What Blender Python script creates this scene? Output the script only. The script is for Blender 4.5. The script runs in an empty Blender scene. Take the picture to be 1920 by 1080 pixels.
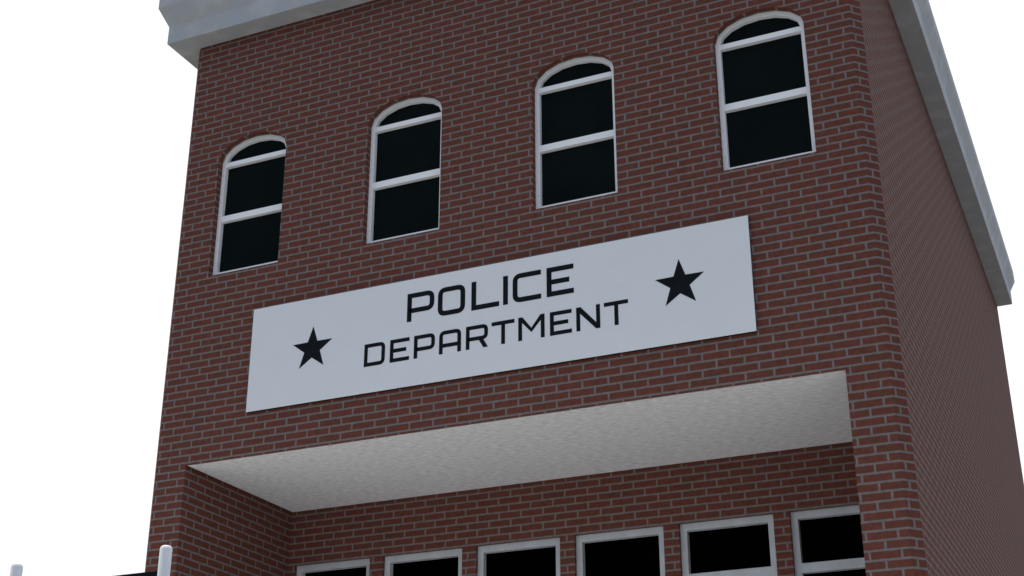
import bpy, bmesh, math, random
from mathutils import Vector, Matrix
random.seed(4)
S = bpy.context.scene
C = S.collection
R = math.radians

# ---------------------------------------------------------------- camera
cam_d = bpy.data.cameras.new("camera"); cam = bpy.data.objects.new("camera", cam_d); C.objects.link(cam)
cam_d.sensor_width = 36; cam_d.lens = 50; cam_d.clip_end = 5000
cam.location = (0, 0, 0); cam.rotation_euler = (R(90 + 23.943), 0, R(24.305))
S.camera = cam
S.view_settings.view_transform = 'Standard'; S.view_settings.look = 'None'
S.view_settings.gamma = 1; S.view_settings.exposure = 0
S.view_settings.use_curve_mapping = False

# ---------------------------------------------------------------- world: bright white cloud cover with a patch of clear blue behind the viewer
SUN_EL, SUN_AZ = R(76), R(-72)          # sun stands behind the building (azimuth from +Y towards +X)
W = bpy.data.worlds.new("World"); S.world = W; W.use_nodes = True
nt = W.node_tree; nt.nodes.clear(); N = nt.nodes.new; L = nt.links.new
out = N('ShaderNodeOutputWorld'); bg = N('ShaderNodeBackground'); L(bg.outputs[0], out.inputs[0])
sky = N('ShaderNodeTexSky'); sky.sky_type = 'NISHITA'; sky.sun_disc = False
sky.sun_elevation = SUN_EL; sky.sun_rotation = SUN_AZ
skys = N('ShaderNodeVectorMath'); skys.operation = 'MULTIPLY'; skys.inputs[1].default_value = (1.92, 1.73, 1.56)    # thin high haze
L(sky.outputs[0], skys.inputs[0])
veil = N('ShaderNodeMix'); veil.data_type = 'RGBA'; veil.inputs['Factor'].default_value = .7
L(skys.outputs[0], veil.inputs['A']); veil.inputs['B'].default_value = (6.1, 6.9, 8.3, 1)    # even veil of thin cloud
geo = N('ShaderNodeTexCoord'); sep = N('ShaderNodeVectorMath'); sep.operation = 'DOT_PRODUCT'; L(geo.outputs['Generated'], sep.inputs[0])
sep.inputs[1].default_value = (-.40, .77, .50)       # heart of the bright cloud bank
mr = N('ShaderNodeMapRange'); mr.interpolation_type = 'SMOOTHSTEP'
mr.inputs['From Min'].default_value = 0.30; mr.inputs['From Max'].default_value = 0.80
mr.inputs['To Min'].default_value = 0.0; mr.inputs['To Max'].default_value = 1.0
L(sep.outputs['Value'], mr.inputs['Value'])
mx = N('ShaderNodeMix'); mx.data_type = 'RGBA'
L(mr.outputs[0], mx.inputs['Factor']); L(veil.outputs['Result'], mx.inputs['A'])
mx.inputs['B'].default_value = (10.9, 10.9, 10.9, 1)
L(mx.outputs['Result'], bg.inputs[0]); bg.inputs[1].default_value = 0.1

sd = bpy.data.lights.new("sun", 'SUN'); sd.energy = 4.2; sd.angle = R(4); sd.color = (1, .97, .92)
so = bpy.data.objects.new("sun", sd); C.objects.link(so)
sdir = Vector((math.sin(SUN_AZ) * math.cos(SUN_EL), math.cos(SUN_AZ) * math.cos(SUN_EL), math.sin(SUN_EL)))
so.rotation_euler = sdir.to_track_quat('Z', 'Y').to_euler(); so.location = (0, 0, 40)

# ---------------------------------------------------------------- materials
def newmat(name):
    m = bpy.data.materials.new(name); m.use_nodes = True
    nt = m.node_tree; b = nt.nodes['Principled BSDF']
    return m, nt, b
def spec(b, v):
    b.inputs['Specular IOR Level'].default_value = v

BW, RH = .3118, .0972        # brick and course pitch
def brick_mat():
    m, nt, b = newmat('red_brick'); N = nt.nodes.new; L = nt.links.new
    uv = N('ShaderNodeUVMap'); uv.uv_map = 'UVMap'
    sp = N('ShaderNodeSeparateXYZ'); L(uv.outputs[0], sp.inputs[0])
    dv = N('ShaderNodeMath'); dv.operation = 'DIVIDE'; dv.inputs[1].default_value = RH; L(sp.outputs['Y'], dv.inputs[0])
    fl = N('ShaderNodeMath'); fl.operation = 'FLOOR'; L(dv.outputs[0], fl.inputs[0])
    wn = N('ShaderNodeTexWhiteNoise'); wn.noise_dimensions = '1D'; L(fl.outputs[0], wn.inputs['W'])
    ml = N('ShaderNodeMath'); ml.operation = 'MULTIPLY_ADD'; ml.inputs[1].default_value = .045; ml.inputs[2].default_value = -.0225
    L(wn.outputs['Value'], ml.inputs[0])
    ad = N('ShaderNodeMath'); ad.operation = 'ADD'; L(sp.outputs['X'], ad.inputs[0]); L(ml.outputs[0], ad.inputs[1])
    cb = N('ShaderNodeCombineXYZ'); L(ad.outputs[0], cb.inputs[0]); L(sp.outputs['Y'], cb.inputs[1])
    # slightly wavy joints
    wv = N('ShaderNodeTexNoise'); wv.inputs['Scale'].default_value = 14; wv.inputs['Detail'].default_value = 2; L(uv.outputs[0], wv.inputs['Vector'])
    ws = N('ShaderNodeVectorMath'); ws.operation = 'SUBTRACT'; ws.inputs[1].default_value = (.5, .5, .5); L(wv.outputs['Color'], ws.inputs[0])
    wm = N('ShaderNodeVectorMath'); wm.operation = 'MULTIPLY_ADD'; wm.inputs[1].default_value = (.006, .006, 0)
    L(ws.outputs[0], wm.inputs[0]); L(cb.outputs[0], wm.inputs[2])
    bt = N('ShaderNodeTexBrick'); bt.offset = .5; bt.offset_frequency = 2; bt.squash = 1
    bt.inputs['Scale'].default_value = 1; bt.inputs['Brick Width'].default_value = BW; bt.inputs['Row Height'].default_value = RH
    bt.inputs['Mortar Size'].default_value = .0170; bt.inputs['Mortar Smooth'].default_value = .7; bt.inputs['Bias'].default_value = 0
    bt.inputs['Color1'].default_value = (.152, .048, .035, 1); bt.inputs['Color2'].default_value = (.134, .047, .033, 1)
    bt.inputs['Mortar'].default_value = (.192, .166, .160, 1)
    L(wm.outputs[0], bt.inputs['Vector'])
    n1 = N('ShaderNodeTexNoise'); n1.inputs['Scale'].default_value = 16; n1.inputs['Detail'].default_value = 5; L(uv.outputs[0], n1.inputs['Vector'])
    r1 = N('ShaderNodeMapRange'); r1.inputs['From Min'].default_value = .3; r1.inputs['From Max'].default_value = .7
    r1.inputs['To Min'].default_value = .86; r1.inputs['To Max'].default_value = 1.14; L(n1.outputs['Fac'], r1.inputs['Value'])
    mu = N('ShaderNodeVectorMath'); mu.operation = 'SCALE'; L(bt.outputs['Color'], mu.inputs[0]); L(r1.outputs[0], mu.inputs['Scale'])
    n2 = N('ShaderNodeTexNoise'); n2.inputs['Scale'].default_value = 7; n2.inputs['Detail'].default_value = 4; L(uv.outputs[0], n2.inputs['Vector'])
    r2 = N('ShaderNodeMapRange'); r2.inputs['From Min'].default_value = .45; r2.inputs['From Max'].default_value = .65
    r2.inputs['To Max'].default_value = .24; L(n2.outputs['Fac'], r2.inputs['Value'])
    tn = N('ShaderNodeMix'); tn.data_type = 'RGBA'; tn.blend_type = 'MULTIPLY'; L(r2.outputs[0], tn.inputs['Factor'])
    L(mu.outputs[0], tn.inputs['A']); tn.inputs['B'].default_value = (.62, 1.0, .80, 1)
    L(tn.outputs['Result'], b.inputs['Base Color'])
    b.inputs['Roughness'].default_value = .9; spec(b, .12)
    bp = N('ShaderNodeBump'); bp.invert = True; bp.inputs['Strength'].default_value = .25; bp.inputs['Distance'].default_value = .004
    L(bt.outputs['Fac'], bp.inputs['Height']); L(bp.outputs[0], b.inputs['Normal'])
    return m
def noise_mat(name, c1, c2, scale=(1, 1, 1), nscale=4, detail=5, rough=.8, sp=.2, bump=0, lo=.35, hi=.65, c3=None):
    m, nt, b = newmat(name); N = nt.nodes.new; L = nt.links.new
    tc = N('ShaderNodeTexCoord'); mp = N('ShaderNodeMapping'); mp.inputs['Scale'].default_value = scale
    L(tc.outputs['Object'], mp.inputs[0])
    n = N('ShaderNodeTexNoise'); n.inputs['Scale'].default_value = nscale; n.inputs['Detail'].default_value = detail
    L(mp.outputs[0], n.inputs['Vector'])
    cr = N('ShaderNodeValToRGB'); cr.color_ramp.elements[0].position = lo; cr.color_ramp.elements[1].position = hi
    cr.color_ramp.elements[0].color = (*c1, 1); cr.color_ramp.elements[1].color = (*c2, 1)
    if c3:
        e = cr.color_ramp.elements.new((lo + hi) / 2); e.color = (*c3, 1)
    L(n.outputs['Fac'], cr.inputs[0]); L(cr.outputs[0], b.inputs['Base Color'])
    b.inputs['Roughness'].default_value = rough; spec(b, sp)
    if bump:
        bp = N('ShaderNodeBump'); bp.inputs['Strength'].default_value = bump; bp.inputs['Distance'].default_value = .01
        L(n.outputs['Fac'], bp.inputs['Height']); L(bp.outputs[0], b.inputs['Normal'])
    return m
M = {}
M['brick'] = brick_mat()
M['stone'] = noise_mat('cornice_stone', (.40, .435, .475), (.48, .51, .54), nscale=2.6, detail=10, rough=.8, c3=(.435, .435, .43))
M['soffit'] = noise_mat('soffit_render', (.70, .70, .69), (.90, .90, .89), scale=(1, 3.0, 1), nscale=10, detail=9, rough=.9, sp=.1, lo=.38, hi=.62)
M['sign'] = noise_mat('sign_face', (.77, .78, .79), (.785, .795, .805), nscale=3, detail=3, rough=.55, sp=.2)
M['black'] = noise_mat('black_paint', (.006, .0085, .0105), (.009, .0115, .0135), nscale=6, rough=.6, sp=.06)
M['edge'] = noise_mat('sign_edge_black', (.010, .010, .012), (.016, .016, .018), nscale=6, rough=.8, sp=.05)
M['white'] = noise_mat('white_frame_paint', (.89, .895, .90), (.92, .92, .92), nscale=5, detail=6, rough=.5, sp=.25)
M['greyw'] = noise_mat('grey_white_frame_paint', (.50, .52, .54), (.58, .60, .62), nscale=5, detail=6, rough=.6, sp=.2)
M['post'] = noise_mat('white_post_paint', (.76, .765, .77), (.83, .83, .83), nscale=7, detail=5, rough=.45, sp=.3)
M['glass_up'] = noise_mat('dark_window_glass', (.006, .0095, .0098), (.008, .012, .0122), nscale=1.5, rough=.4, sp=.0)
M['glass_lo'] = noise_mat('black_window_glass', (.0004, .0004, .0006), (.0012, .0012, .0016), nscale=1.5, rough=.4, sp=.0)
M['screw'] = noise_mat('screw_steel', (.30, .31, .33), (.36, .37, .38), nscale=30, rough=.6)
M['bounce_paving'] = noise_mat('pale_bounce_ground', (.74, .74, .725), (.80, .80, .79), nscale=.8, detail=8, rough=.9)  # unseen ground, kept pale to bounce light upward
M['ground'] = noise_mat('open_ground', (.09, .09, .09), (.13, .13, .127), nscale=.2, detail=8, rough=.95)
M['roof'] = noise_mat('roof_felt', (.10, .10, .105), (.14, .14, .145), nscale=1, rough=.9)
M['dark'] = noise_mat('joint_shade_dark', (.02, .02, .02), (.03, .03, .03), nscale=3, rough=.95, sp=0)  # near-black colour standing in for shade above the porch ceiling

# ---------------------------------------------------------------- helpers
def tag(o, label=None, cat=None, group=None, kind=None):
    for k, v in (('label', label), ('category', cat), ('group', group), ('kind', kind)):
        if v: o[k] = v
    return o
def empty(name, loc=(0, 0, 0)):
    o = bpy.data.objects.new(name, None); o.location = loc; C.objects.link(o); return o
def obj(name, bm, mat, parent=None, bevel=0, origin=None):
    me = bpy.data.meshes.new(name)
    if origin: bmesh.ops.translate(bm, verts=bm.verts, vec=-Vector(origin))
    bm.normal_update(); bm.to_mesh(me); bm.free()
    me.materials.append(mat)
    o = bpy.data.objects.new(name, me); C.objects.link(o)
    if origin: o.location = origin
    if parent:
        o.parent = parent
        pl = Vector((0, 0, 0)); p = parent
        while p: pl += p.location; p = p.parent
        o.location = Vector(o.location) - pl
    if bevel:
        md = o.modifiers.new('bevel', 'BEVEL'); md.width = bevel; md.segments = 2; md.limit_method = 'ANGLE'; md.angle_limit = R(40)
    return o
def box(bm, x0, x1, y0, y1, z0, z1):
    v = [bm.verts.new(p) for p in ((x0, y0, z0), (x1, y0, z0), (x1, y1, z0), (x0, y1, z0), (x0, y0, z1), (x1, y0, z1), (x1, y1, z1), (x0, y1, z1))]
    for f in ((0, 3, 2, 1), (4, 5, 6, 7), (0, 1, 5, 4), (1, 2, 6, 5), (2, 3, 7, 6), (3, 0, 4, 7)):
        bm.faces.new([v[i] for i in f])
def prism(bm, pts, y0, y1):            # closed x-z outline, thickness along y
    a = [bm.verts.new((x, y0, z)) for x, z in pts]; b = [bm.verts.new((x, y1, z)) for x, z in pts]
    n = len(pts)
    bm.faces.new(a); bm.faces.new(b[::-1])
    for i in range(n): bm.faces.new((a[i], b[i], b[(i + 1) % n], a[(i + 1) % n]))
    bmesh.ops.recalc_face_normals(bm, faces=bm.faces)
def ring(bm, outer, inner, y0, y1):    # frame between two outlines
    n = len(outer)
    oa = [bm.verts.new((x, y0, z)) for x, z in outer]; ia = [bm.verts.new((x, y0, z)) for x, z in inner]
    ob = [bm.verts.new((x, y1, z)) for x, z in outer]; ib = [bm.verts.new((x, y1, z)) for x, z in inner]
    for i in range(n):
        j = (i + 1) % n
        for q in ((oa[i], oa[j], ia[j], ia[i]), (ib[i], ib[j], ob[j], ob[i]), (oa[j], oa[i], ob[i], ob[j]), (ia[i], ia[j], ib[j], ib[i])):
            bm.faces.new(q)
    bmesh.ops.recalc_face_normals(bm, faces=bm.faces)

GZ = -1.5                        # ground level; the viewer's eye is at z = 0
XL, XR, YF, YB = -11.38, -1.972, 14.0, 28.605
CH = .115
FX0, FX1 = XL + CH, -2.087       # front face between the corner chamfers
ZT = 11.53
RX0, RX1, RY, RZ = -10.817, -2.536, 16.466, 5.205    # porch recess
UZ0, USP, UA, UB = 7.80, 9.545, .5425, .31           # arched openings
UC = [-10.2025 + 2.349 * i for i in range(4)]
LW = [(-10.712 + 1.380 * k, -9.531 + 1.380 * k) for k in range(6)]; LZ0, LZ1 = .9, 4.45

def arch(cx, a, b, zs, n=8):
    return [(cx + a * math.cos(math.pi * k / n), zs + b * math.sin(math.pi * k / n)) for k in range(n + 1)]

# ---------------------------------------------------------------- the building
bld = empty('police_building', (-6.68, 14, GZ))
tag(bld, 'red brick building with four arched upper windows, grey stone cornice and a deep porch recess', 'building')

bm = bmesh.new(); uvl = bm.loops.layers.uv.new('UVMap')
V0 = 4.559 - 200 * RH; U0 = -10.600 - .1559 - 100 * BW
def face(pts, uvf):
    f = bm.faces.new([bm.verts.new(p) for p in pts])
    for l, p in zip(f.loops, pts):
        u, v = uvf(p); l[uvl].uv = (u, v)
    return f
def fr(p): return (p[0] - U0, p[2] - V0)
def quad_f(x0, x1, z0, z1, y=YF, uvf=fr): face([(x0, y, z0), (x1, y, z0), (x1, y, z1), (x0, y, z1)], uvf)
# front skin
quad_f(FX0, RX0, GZ, RZ); quad_f(RX1, FX1, GZ, RZ); quad_f(FX0, FX1, RZ, UZ0); ZA = 9.95
quad_f(FX0, FX1, ZA, ZT)
xs = [FX0] + [c for cx in UC for c in (cx - UA, cx + UA)] + [FX1]
for i in range(0, len(xs), 2): quad_f(xs[i], xs[i + 1], UZ0, ZA)
RD = .30
for cx in UC:
    ar = arch(cx, UA, UB, USP)
    for (xa, za), (xb, zb) in zip(ar, ar[1:]):
        face([(xb, YF, zb), (xa, YF, za), (xa, YF, ZA), (xb, YF, ZA)], fr)
    # reveals
    y0, y1 = YF, YF + RD
    face([(cx - UA, y0, UZ0), (cx - UA, y0, USP), (cx - UA, y1, USP), (cx - UA, y1, UZ0)], lambda p: (cx - UA - U0 + (p[1] - YF), p[2] - V0))
    face([(cx + UA, y0, UZ0), (cx + UA, y1, UZ0), (cx + UA, y1, USP), (cx + UA, y0, USP)], lambda p: (cx + UA - U0 - (p[1] - YF), p[2] - V0))
    face([(cx - UA, y0, UZ0), (cx - UA, y1, UZ0), (cx + UA, y1, UZ0), (cx + UA, y0, UZ0)], lambda p: (p[0] - U0, UZ0 - V0 + (p[1] - YF)))
    s = 0
    for (xa, za), (xb, zb) in zip(ar, ar[1:]):
        d = math.hypot(xb - xa, zb - za); s2 = s + d
        f = bm.faces.new([bm.verts.new(p) for p in ((xa, y0, za), (xb, y0, zb), (xb, y1, zb), (xa, y1, za))])
        for l, q in zip(f.loops, ((0, s), (0, s2), (RD, s2), (RD, s))): l[uvl].uv = (50 + q[1] * .8, 200 * RH + .012 + q[0])
        s = s2
# chamfers, sides, back
cl = CH * math.sqrt(2); yc = YF + .125
def rs(p): return (FX1 - U0 + (0 if p[1] < YF + .01 else .163), p[2] - V0)
face([(FX1, YF, GZ), (XR, yc, GZ), (XR, yc, ZT), (FX1, YF, ZT)], rs)
face([(XR, yc, GZ), (XR, YB, GZ), (XR, YB, ZT), (XR, yc, ZT)], lambda p: (FX1 - U0 + .163 + p[1] - yc, p[2] - V0))
face([(XL, yc, GZ), (FX0, YF, GZ), (FX0, YF, ZT), (XL, yc, ZT)], lambda p: (FX0 - U0 - (0 if p[1] < YF + .01 else .163), p[2] - V0))
face([(XL, YB, GZ), (XL, yc, GZ), (XL, yc, ZT), (XL, YB, ZT)], lambda p: (FX0 - U0 - .163 - p[1] + yc, p[2] - V0))
face([(XR, YB, GZ), (XL, YB, GZ), (XL, YB, ZT), (XR, YB, ZT)], lambda p: (p[0] - U0 + 7.3, p[2] - V0))
# lip over the porch
LT = .012
face([(RX0, YF, RZ), (RX0, YF + LT, RZ), (RX1, YF + LT, RZ), (RX1, YF, RZ)], lambda p: (p[0] - U0, p[1]))
# recess sides and back
RU, RVV = 0.0, 0.0
RTOP = RZ + .25
rl = lambda p: (40.18 * BW + (p[1] - YF) / 1.105, p[2] - V0)
face([(RX0, YF, GZ), (RX0, YF, RTOP), (RX0, RY, RTOP), (RX0, RY, GZ)], rl)
face([(RX1, YF, GZ), (RX1, RY, GZ), (RX1, RY, RTOP), (RX1, YF, RTOP)], lambda p: (RX1 - U0 - (p[1] - YF), p[2] - V0))
BKU, BKV = -.56 * BW, 0.0
rb = lambda p: (p[0] - U0 + BKU, p[2] - V0 + BKV)
quad_f(RX0, RX1, LZ1, RTOP, RY, rb); quad_f(RX0, RX1, GZ, LZ0, RY, rb)
xs = [RX0] + [v for w in LW for v in w] + [RX1]
for i in range(0, len(xs), 2): quad_f(xs[i], xs[i + 1], LZ0, LZ1, RY, rb)
for (a, b_) in LW:
    y0, y1 = RY, RY + .25
    face([(a, y0, LZ0), (a, y0, LZ1), (a, y1, LZ1), (a, y1, LZ0)], lambda p: (a - U0 + (p[1] - RY), p[2] - V0 + BKV))
    face([(b_, y0, LZ0), (b_, y1, LZ0), (b_, y1, LZ1), (b_, y0, LZ1)], lambda p: (b_ - U0 - (p[1] - RY), p[2] - V0 + BKV))
    face([(a, y0, LZ1), (b_, y0, LZ1), (b_, y1, LZ1), (a, y1, LZ1)], lambda p: (p[0] - U0, LZ1 - V0 + BKV + (p[1] - RY)))
    face([(a, y0, LZ0), (a, y1, LZ0), (b_, y1, LZ0), (b_, y0, LZ0)], lambda p: (p[0] - U0, LZ0 - V0 + (p[1] - RY)))
bmesh.ops.remove_doubles(bm, verts=bm.verts, dist=.0002)
wall = obj('wall', bm, M['brick'], bld)

# soffit panel of the porch, held a little clear of the brick so a dark joint shows round it
bm = bmesh.new(); box(bm, RX0 + .026, RX1 - .003, YF + LT + .006, RY - .012, RZ - .003, RZ + .04)
obj('porch_ceiling', bm, M['soffit'], bld)
bm = bmesh.new(); box(bm, RX0 - .02, RX1 + .02, YF + .005, RY + .03, RTOP - .12, RTOP + .02)  # dark sheet added over the gap so the joint reads as shade
obj('joint_shade_board', bm, M['dark'], bld)

# cornice: stacked outlines
bm = bmesh.new()
lv = [(-11.642, -1.673, 13.712, 28.607, 11.516), (-11.642, -1.666, 13.712, 28.607, 11.806),
      (-11.770, -1.572, 13.585, 28.82, 12.085), (-11.770, -1.574, 13.585, 28.82, 12.335)]
lv.append((-11.40, -1.95, 13.96, 28.45, 12.335)); lv.append((-11.40, -1.95, 13.96, 28.45, 12.02))
rings = [[bm.verts.new(p) for p in ((a, c, z), (b_, c, z), (b_, d, z), (a, d, z))] for a, b_, c, d, z in lv]
bm.faces.new(rings[0][::-1])
for A, B in zip(rings, rings[1:]):
    for i in range(4): bm.faces.new((A[i], A[(i + 1) % 4], B[(i + 1) % 4], B[i]))
bmesh.ops.recalc_face_normals(bm, faces=bm.faces)
obj('cornice', bm, M['stone'], bld, bevel=.006)
bm = bmesh.new(); box(bm, -11.395, -1.955, 13.965, 28.445, 11.9, 12.03)
obj('roof', bm, M['roof'], bld)

# upper arched windows
def cyl_y(bm, x, z, y0, y1, r, n=10):
    prism(bm, [(x + r * math.cos(2 * math.pi * k / n), z + r * math.sin(2 * math.pi * k / n)) for k in range(n)], y0, y1)
FY = YF + .092
def arched_window(cx):
    e = .004
    bm = bmesh.new()
    o_ = [(cx - UA - e, UZ0 - e), (cx + UA + e, UZ0 - e)] + arch(cx, UA + e, UB + e, USP)
    w = .058
    i_ = [(cx - UA + w, UZ0 + .072), (cx + UA - w, UZ0 + .072)] + arch(cx, UA - w, UB - w, USP)
    ring(bm, o_, i_, FY, FY + .09)
    f = obj('window', bm, M['white'], bld, origin=(cx, FY, UZ0))
    for z0, z1 in ((9.474, 9.541), (8.628, 8.715)):
        bm = bmesh.new(); box(bm, cx - UA + w - .004, cx + UA - w + .004, FY + .002, FY + .08, z0, z1)
        obj('glazing_bar', bm, M['white'], f)
    for z0, z1, top in ((UZ0 + .07, 8.63, 0), (8.713, 9.476, 0), (9.539, 0, 1)):
        bm = bmesh.new(); g = .003
        if top: pts = [(cx - UA + w - g, z0), (cx + UA - w + g, z0)] + arch(cx, UA - w + g, UB - w + g, USP)
        else: pts = [(cx - UA + w - g, z0), (cx + UA - w + g, z0), (cx + UA - w + g, z1), (cx - UA + w - g, z1)]
        prism(bm, pts, FY + .062, FY + .07)
        obj('pane', bm, M['glass_up'], f)
    for z in (8.02, 8.36, 8.93):
        bm = bmesh.new(); cyl_y(bm, cx - UA + .034, z, FY - .002, FY + .01, .0055)
        obj('screw', bm, M['screw'], f)
    return f
for cx in UC: arched_window(cx)

# porch windows
GY = RY + .06
def porch_window(a, b_):
    bm = bmesh.new(); e = .004; w = .083; zt = LZ1
    ring(bm, [(a - e, LZ0 - e), (b_ + e, LZ0 - e), (b_ + e, zt + e), (a - e, zt + e)],
         [(a + w, LZ0 + .09), (b_ - w, LZ0 + .09), (b_ - w, zt - .089), (a + w, zt - .089)], GY, GY + .12)
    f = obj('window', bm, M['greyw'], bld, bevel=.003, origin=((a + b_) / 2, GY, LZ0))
    bm = bmesh.new(); box(bm, a + w - .004, b_ - w + .004, GY + .003, GY + .10, 3.715, 3.827)
    obj('glazing_bar', bm, M['greyw'], f)
    for z0, z1 in ((3.824, zt - .087), (LZ0 + .088, 3.718)):
        bm = bmesh.new(); prism(bm, [(a + w - .003, z0), (b_ - w + .003, z0), (b_ - w + .003, z1), (a + w - .003, z1)], GY + .085, GY + .093)
        obj('pane', bm, M['glass_lo'], f)
    return f
for a, b_ in LW: porch_window(a, b_)

# ---------------------------------------------------------------- the police sign
SY = 13.955
sign = empty('wall_sign', (-6.68, SY, 6.466))
tag(sign, 'long pale sign board reading POLICE DEPARTMENT between two black stars on the brick front', 'sign')
bm = bmesh.new(); box(bm, -9.939, -3.426, SY, SY + .008, 5.772, 7.160)
obj('board', bm, M['sign'], sign, bevel=.002)
bm = bmesh.new(); box(bm, -9.933, -3.430, SY + .0085, YF - .001, 5.776, 7.154)
obj('backing', bm, M['edge'], sign)

def rounded(pts, r, closed=False, sharp=()):
    out = []; n = len(pts)
    for i, p in enumerate(pts):
        if (not closed and i in (0, n - 1)) or i in sharp: out.append(Vector(p)); continue
        p = Vector(p); a = Vector(pts[i - 1]); b_ = Vector(pts[(i + 1) % n])
        da = (a - p).normalized(); db = (b_ - p).normalized()
        s, t = p + da * r, p + db * r
        for k in range(6):
            u = k / 5; out.append((1 - u) ** 2 * s + 2 * u * (1 - u) * p + u * u * t)
    return out
_ly = [0]
def stroke(bm, pts, w, closed=False):
    pts = [Vector(p) for p in pts]; n = len(pts); h = w / 2
    l, r_ = [], []
    for i in range(n):
        if closed or 0 < i < n - 1:
            d1 = (pts[i] - pts[i - 1]).normalized(); d2 = (pts[(i + 1) % n] - pts[i]).normalized()
        elif i == 0: d1 = d2 = (pts[1] - pts[0]).normalized()
        else: d1 = d2 = (pts[-1] - pts[-2]).normalized()
        n1 = Vector((-d1.y, d1.x)); n2 = Vector((-d2.y, d2.x)); m = (n1 + n2).normalized()
        k = min(h / max(m.dot(n1), .3), h * 3)
        l.append(pts[i] + m * k); r_.append(pts[i] - m * k)
    _ly[0] = (_ly[0] + 1) % 7
    y0 = SY - .0025 - _ly[0] * .0001; y1 = SY - .0002
    rng = range(n) if closed else range(n - 1)
    A = [bm.verts.new((p.x, y0, p.y)) for p in l]; B = [bm.verts.new((p.x, y0, p.y)) for p in r_]
    A2 = [bm.verts.new((p.x, y1, p.y)) for p in l]; B2 = [bm.verts.new((p.x, y1, p.y)) for p in r_]
    for i in rng:
        j = (i + 1) % n
        for q in ((A[i], A[j], B[j], B[i]), (A[i], A2[i], A2[j], A[j]), (B[i], B[j], B2[j], B2[i])): bm.faces.new(q)
    if not closed:
        bm.faces.new((A[0], B[0], B2[0], A2[0])); bm.faces.new((A[-1], A2[-1], B2[-1], B[-1]))
def letter(ch, x0, x1, z0, z1, w, rr, mid=None):
    bm = bmesh.new(); h = w / 2; a, b_, c, d = x0 + h, x1 - h, z0 + h, z1 - h
    if ch == 'P':
        m = mid
        stroke(bm, rounded([(a, z0), (a, d), (b_, d), (b_, m), (a, m)], rr, sharp=(1,)), w)
    elif ch == 'O': stroke(bm, rounded([(a, c), (a, d), (b_, d), (b_, c)], rr, True), w, True)
    elif ch == 'D': stroke(bm, rounded([(a, c), (a, d), (b_, d), (b_, c)], rr, True, sharp=(0, 1)), w, True)
    elif ch == 'L': stroke(bm, [(a, z1), (a, c), (x1, c)], w)
    elif ch == 'I': stroke(bm, [((x0 + x1) / 2, z0), ((x0 + x1) / 2, z1)], w)
    elif ch == 'C': stroke(bm, rounded([(x1, d), (a, d), (a, c), (x1, c)], rr), w)
    elif ch == 'E':
        stroke(bm, [(x1, d), (a, d), (a, c), (x1, c)], w); stroke(bm, [(a, mid), (x1 - .16 * (x1 - x0), mid)], w)
    elif ch == 'A':
        stroke(bm, rounded([(a, z0), (a, d), (b_, d), (b_, z0)], rr), w); stroke(bm, [(a, mid), (b_, mid)], w)
    elif ch == 'R':
        stroke(bm, rounded([(a, z0), (a, d), (b_, d), (b_, mid), (a, mid)], rr, sharp=(1,)), w)
        prism(bm, [(x0 + .155, mid), (x0 + .215, mid), (x1, z0), (x1 - .058, z0)], SY - .0034, SY - .0002)
    elif ch == 'T':
        stroke(bm, [(x0, d), (x1, d)], w); xm = (x0 + x1) / 2 + .002; stroke(bm, [(xm, z0), (xm, d)], w)
    elif ch == 'M':
        stroke(bm, [(a, z0), (a, z1)], w); stroke(bm, [(b_, z0), (b_, z1)], w)
        xm = (x0 + x1) / 2; zb = z0 + .30 * (z1 - z0)
        prism(bm, [(x0 + .01, z1), (x0 + .052, z1), (xm, zb + .055), (x1 - .052, z1), (x1 - .01, z1), (x1 - .005, z1 - .02), (xm, zb), (x0 + .005, z1 - .02)], SY - .0034, SY - .0002)
    elif ch == 'N':
        stroke(bm, [(a, z0), (a, z1)], w); stroke(bm, [(b_, z0), (b_, z1)], w)
        prism(bm, [(x0 + .012, z1), (x0 + .055, z1), (x1 - .012, z0 + .035), (x1 - .012, z0), (x1 - .052, z0), (x0 + .012, z1 - .04)], SY - .0034, SY - .0002)
    bmesh.ops.recalc_face_normals(bm, faces=bm.faces)
    return obj('letter', bm, M['black'], sign, origin=((x0 + x1) / 2, SY, (z0 + z1) / 2))
Z0, Z1, WL = 6.599, 6.969, .062
for ch, x0, x1, m in (('P', -7.698, -7.330, 6.740), ('O', -7.280, -6.916, 0), ('L', -6.832, -6.468, 0), ('I', -6.414, -6.358, 0), ('C', -6.293, -5.930, 0), ('E', -5.859, -5.520, 6.781)):
    letter(ch, x0, x1, Z0, Z1, WL, .07, m)
Z0, Z1, WL = 6.109, 6.401, .048
for ch, x0, x1, m in (('D', -8.272, -7.985, 0), ('E', -7.916, -7.652, 6.256), ('P', -7.590, -7.309, 6.222), ('A', -7.251, -6.962, 6.212), ('R', -6.898, -6.611, 6.234),
                      ('T', -6.564, -6.271, 0), ('M', -6.222, -5.890, 0), ('E', -5.823, -5.553, 6.256), ('N', -5.497, -5.206, 0), ('T', -5.157, -4.867, 0)):
    letter(ch, x0, x1, Z0, Z1, WL, .05, m)
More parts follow.
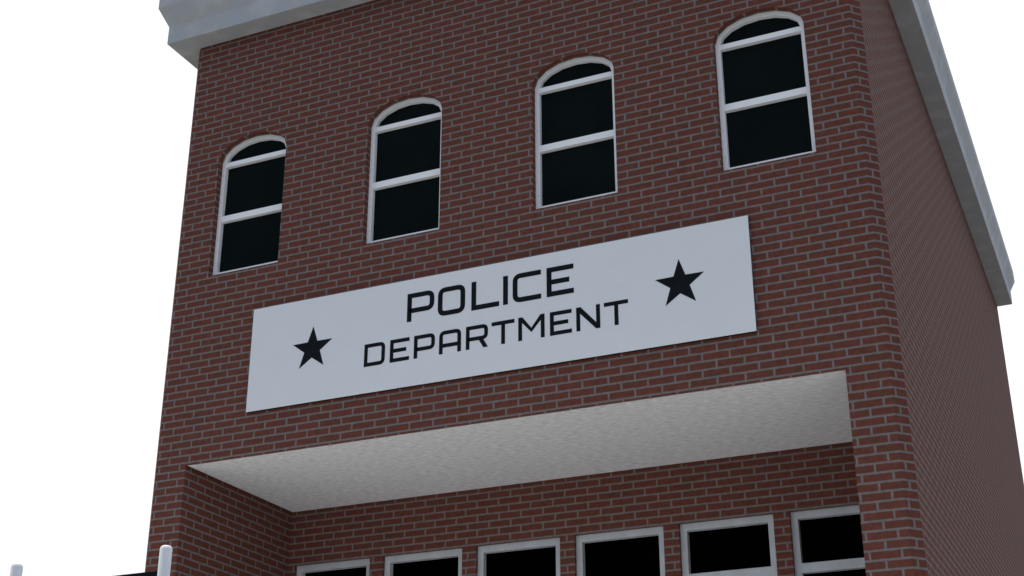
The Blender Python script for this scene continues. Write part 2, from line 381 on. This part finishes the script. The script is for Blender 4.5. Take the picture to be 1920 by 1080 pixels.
for cx, cz, rr in ((-9.022, 6.472, .297), (-4.250, 6.479, .300)):
    bm = bmesh.new(); pts = []
    for k in range(10):
        q = rr if k % 2 == 0 else rr * .395; t = math.pi / 2 - math.pi * k / 5
        pts.append((cx + q * math.cos(t), cz + q * math.sin(t)))
    prism(bm, pts, SY - .003, SY - .0002)
    obj('star', bm, M['black'], sign, origin=(cx, SY, cz))

# ---------------------------------------------------------------- black panel between two white posts
K = 6.5 / 9
P1 = Vector((-7.063, 9, 2.701)) * K; P2 = Vector((-8.574, 9, 2.701)) * K
stand = empty('post_sign', ((P1.x + P2.x) / 2, P1.y, GZ))
tag(stand, 'black panel held between two white round-topped posts in front of the left pier', 'post sign')
def post(P, r):
    bm = bmesh.new(); n = 32
    prof = [(r, GZ), (r, P.z - .0175), (r * .88, P.z - .0065), (r * .65, P.z - .0005), (0, P.z)]
    rs_ = [[bm.verts.new((P.x + q * math.cos(2 * math.pi * k / n), P.y + q * math.sin(2 * math.pi * k / n), z)) for k in range(n)] for q, z in prof[:-1]]
    for A, B in zip(rs_, rs_[1:]):
        for i in range(n): bm.faces.new((A[i], A[(i + 1) % n], B[(i + 1) % n], B[i]))
    bm.faces.new(rs_[-1])
    o = obj('post', bm, M['post'], stand, origin=(P.x, P.y, GZ))
    for p in o.data.polygons: p.use_smooth = len(p.vertices) == 4 and abs(p.normal.z) < .1
    return o
PR = .0352
post(P1, PR); post(P2, PR)
bm = bmesh.new(); ZP = 2.228 / 8 * 6.5
box(bm, P2.x + PR - .005, P1.x - PR + .005, 6.49, 6.52, ZP - .75, ZP)
obj('panel', bm, M['black'], stand, bevel=.003)

# ---------------------------------------------------------------- ground
def sheet(name, x0, x1, y0, y1, z, mat, dz=0):
    bm = bmesh.new()
    if dz: box(bm, x0, x1, y0, y1, z - dz, z)
    else: bm.faces.new([bm.verts.new(p) for p in ((x0, y0, z), (x1, y0, z), (x1, y1, z), (x0, y1, z))])
    return tag(obj(name, bm, mat), kind='structure')
sheet('ground', -1500, 1500, -1500, 1500, GZ - .004, M['ground'])
sheet('bounce_pavement', -15, 1.2, 8.6, 16.4, GZ, M['bounce_paving'])  # unseen strip, its extent and paleness shaped to bounce light into the porch
sheet('side_bounce_sheet', -1.96, 1.2, 16.4, 30, GZ, M['bounce_paving'], .12)  # added unseen sheet, bounces light to the cornice underside at right
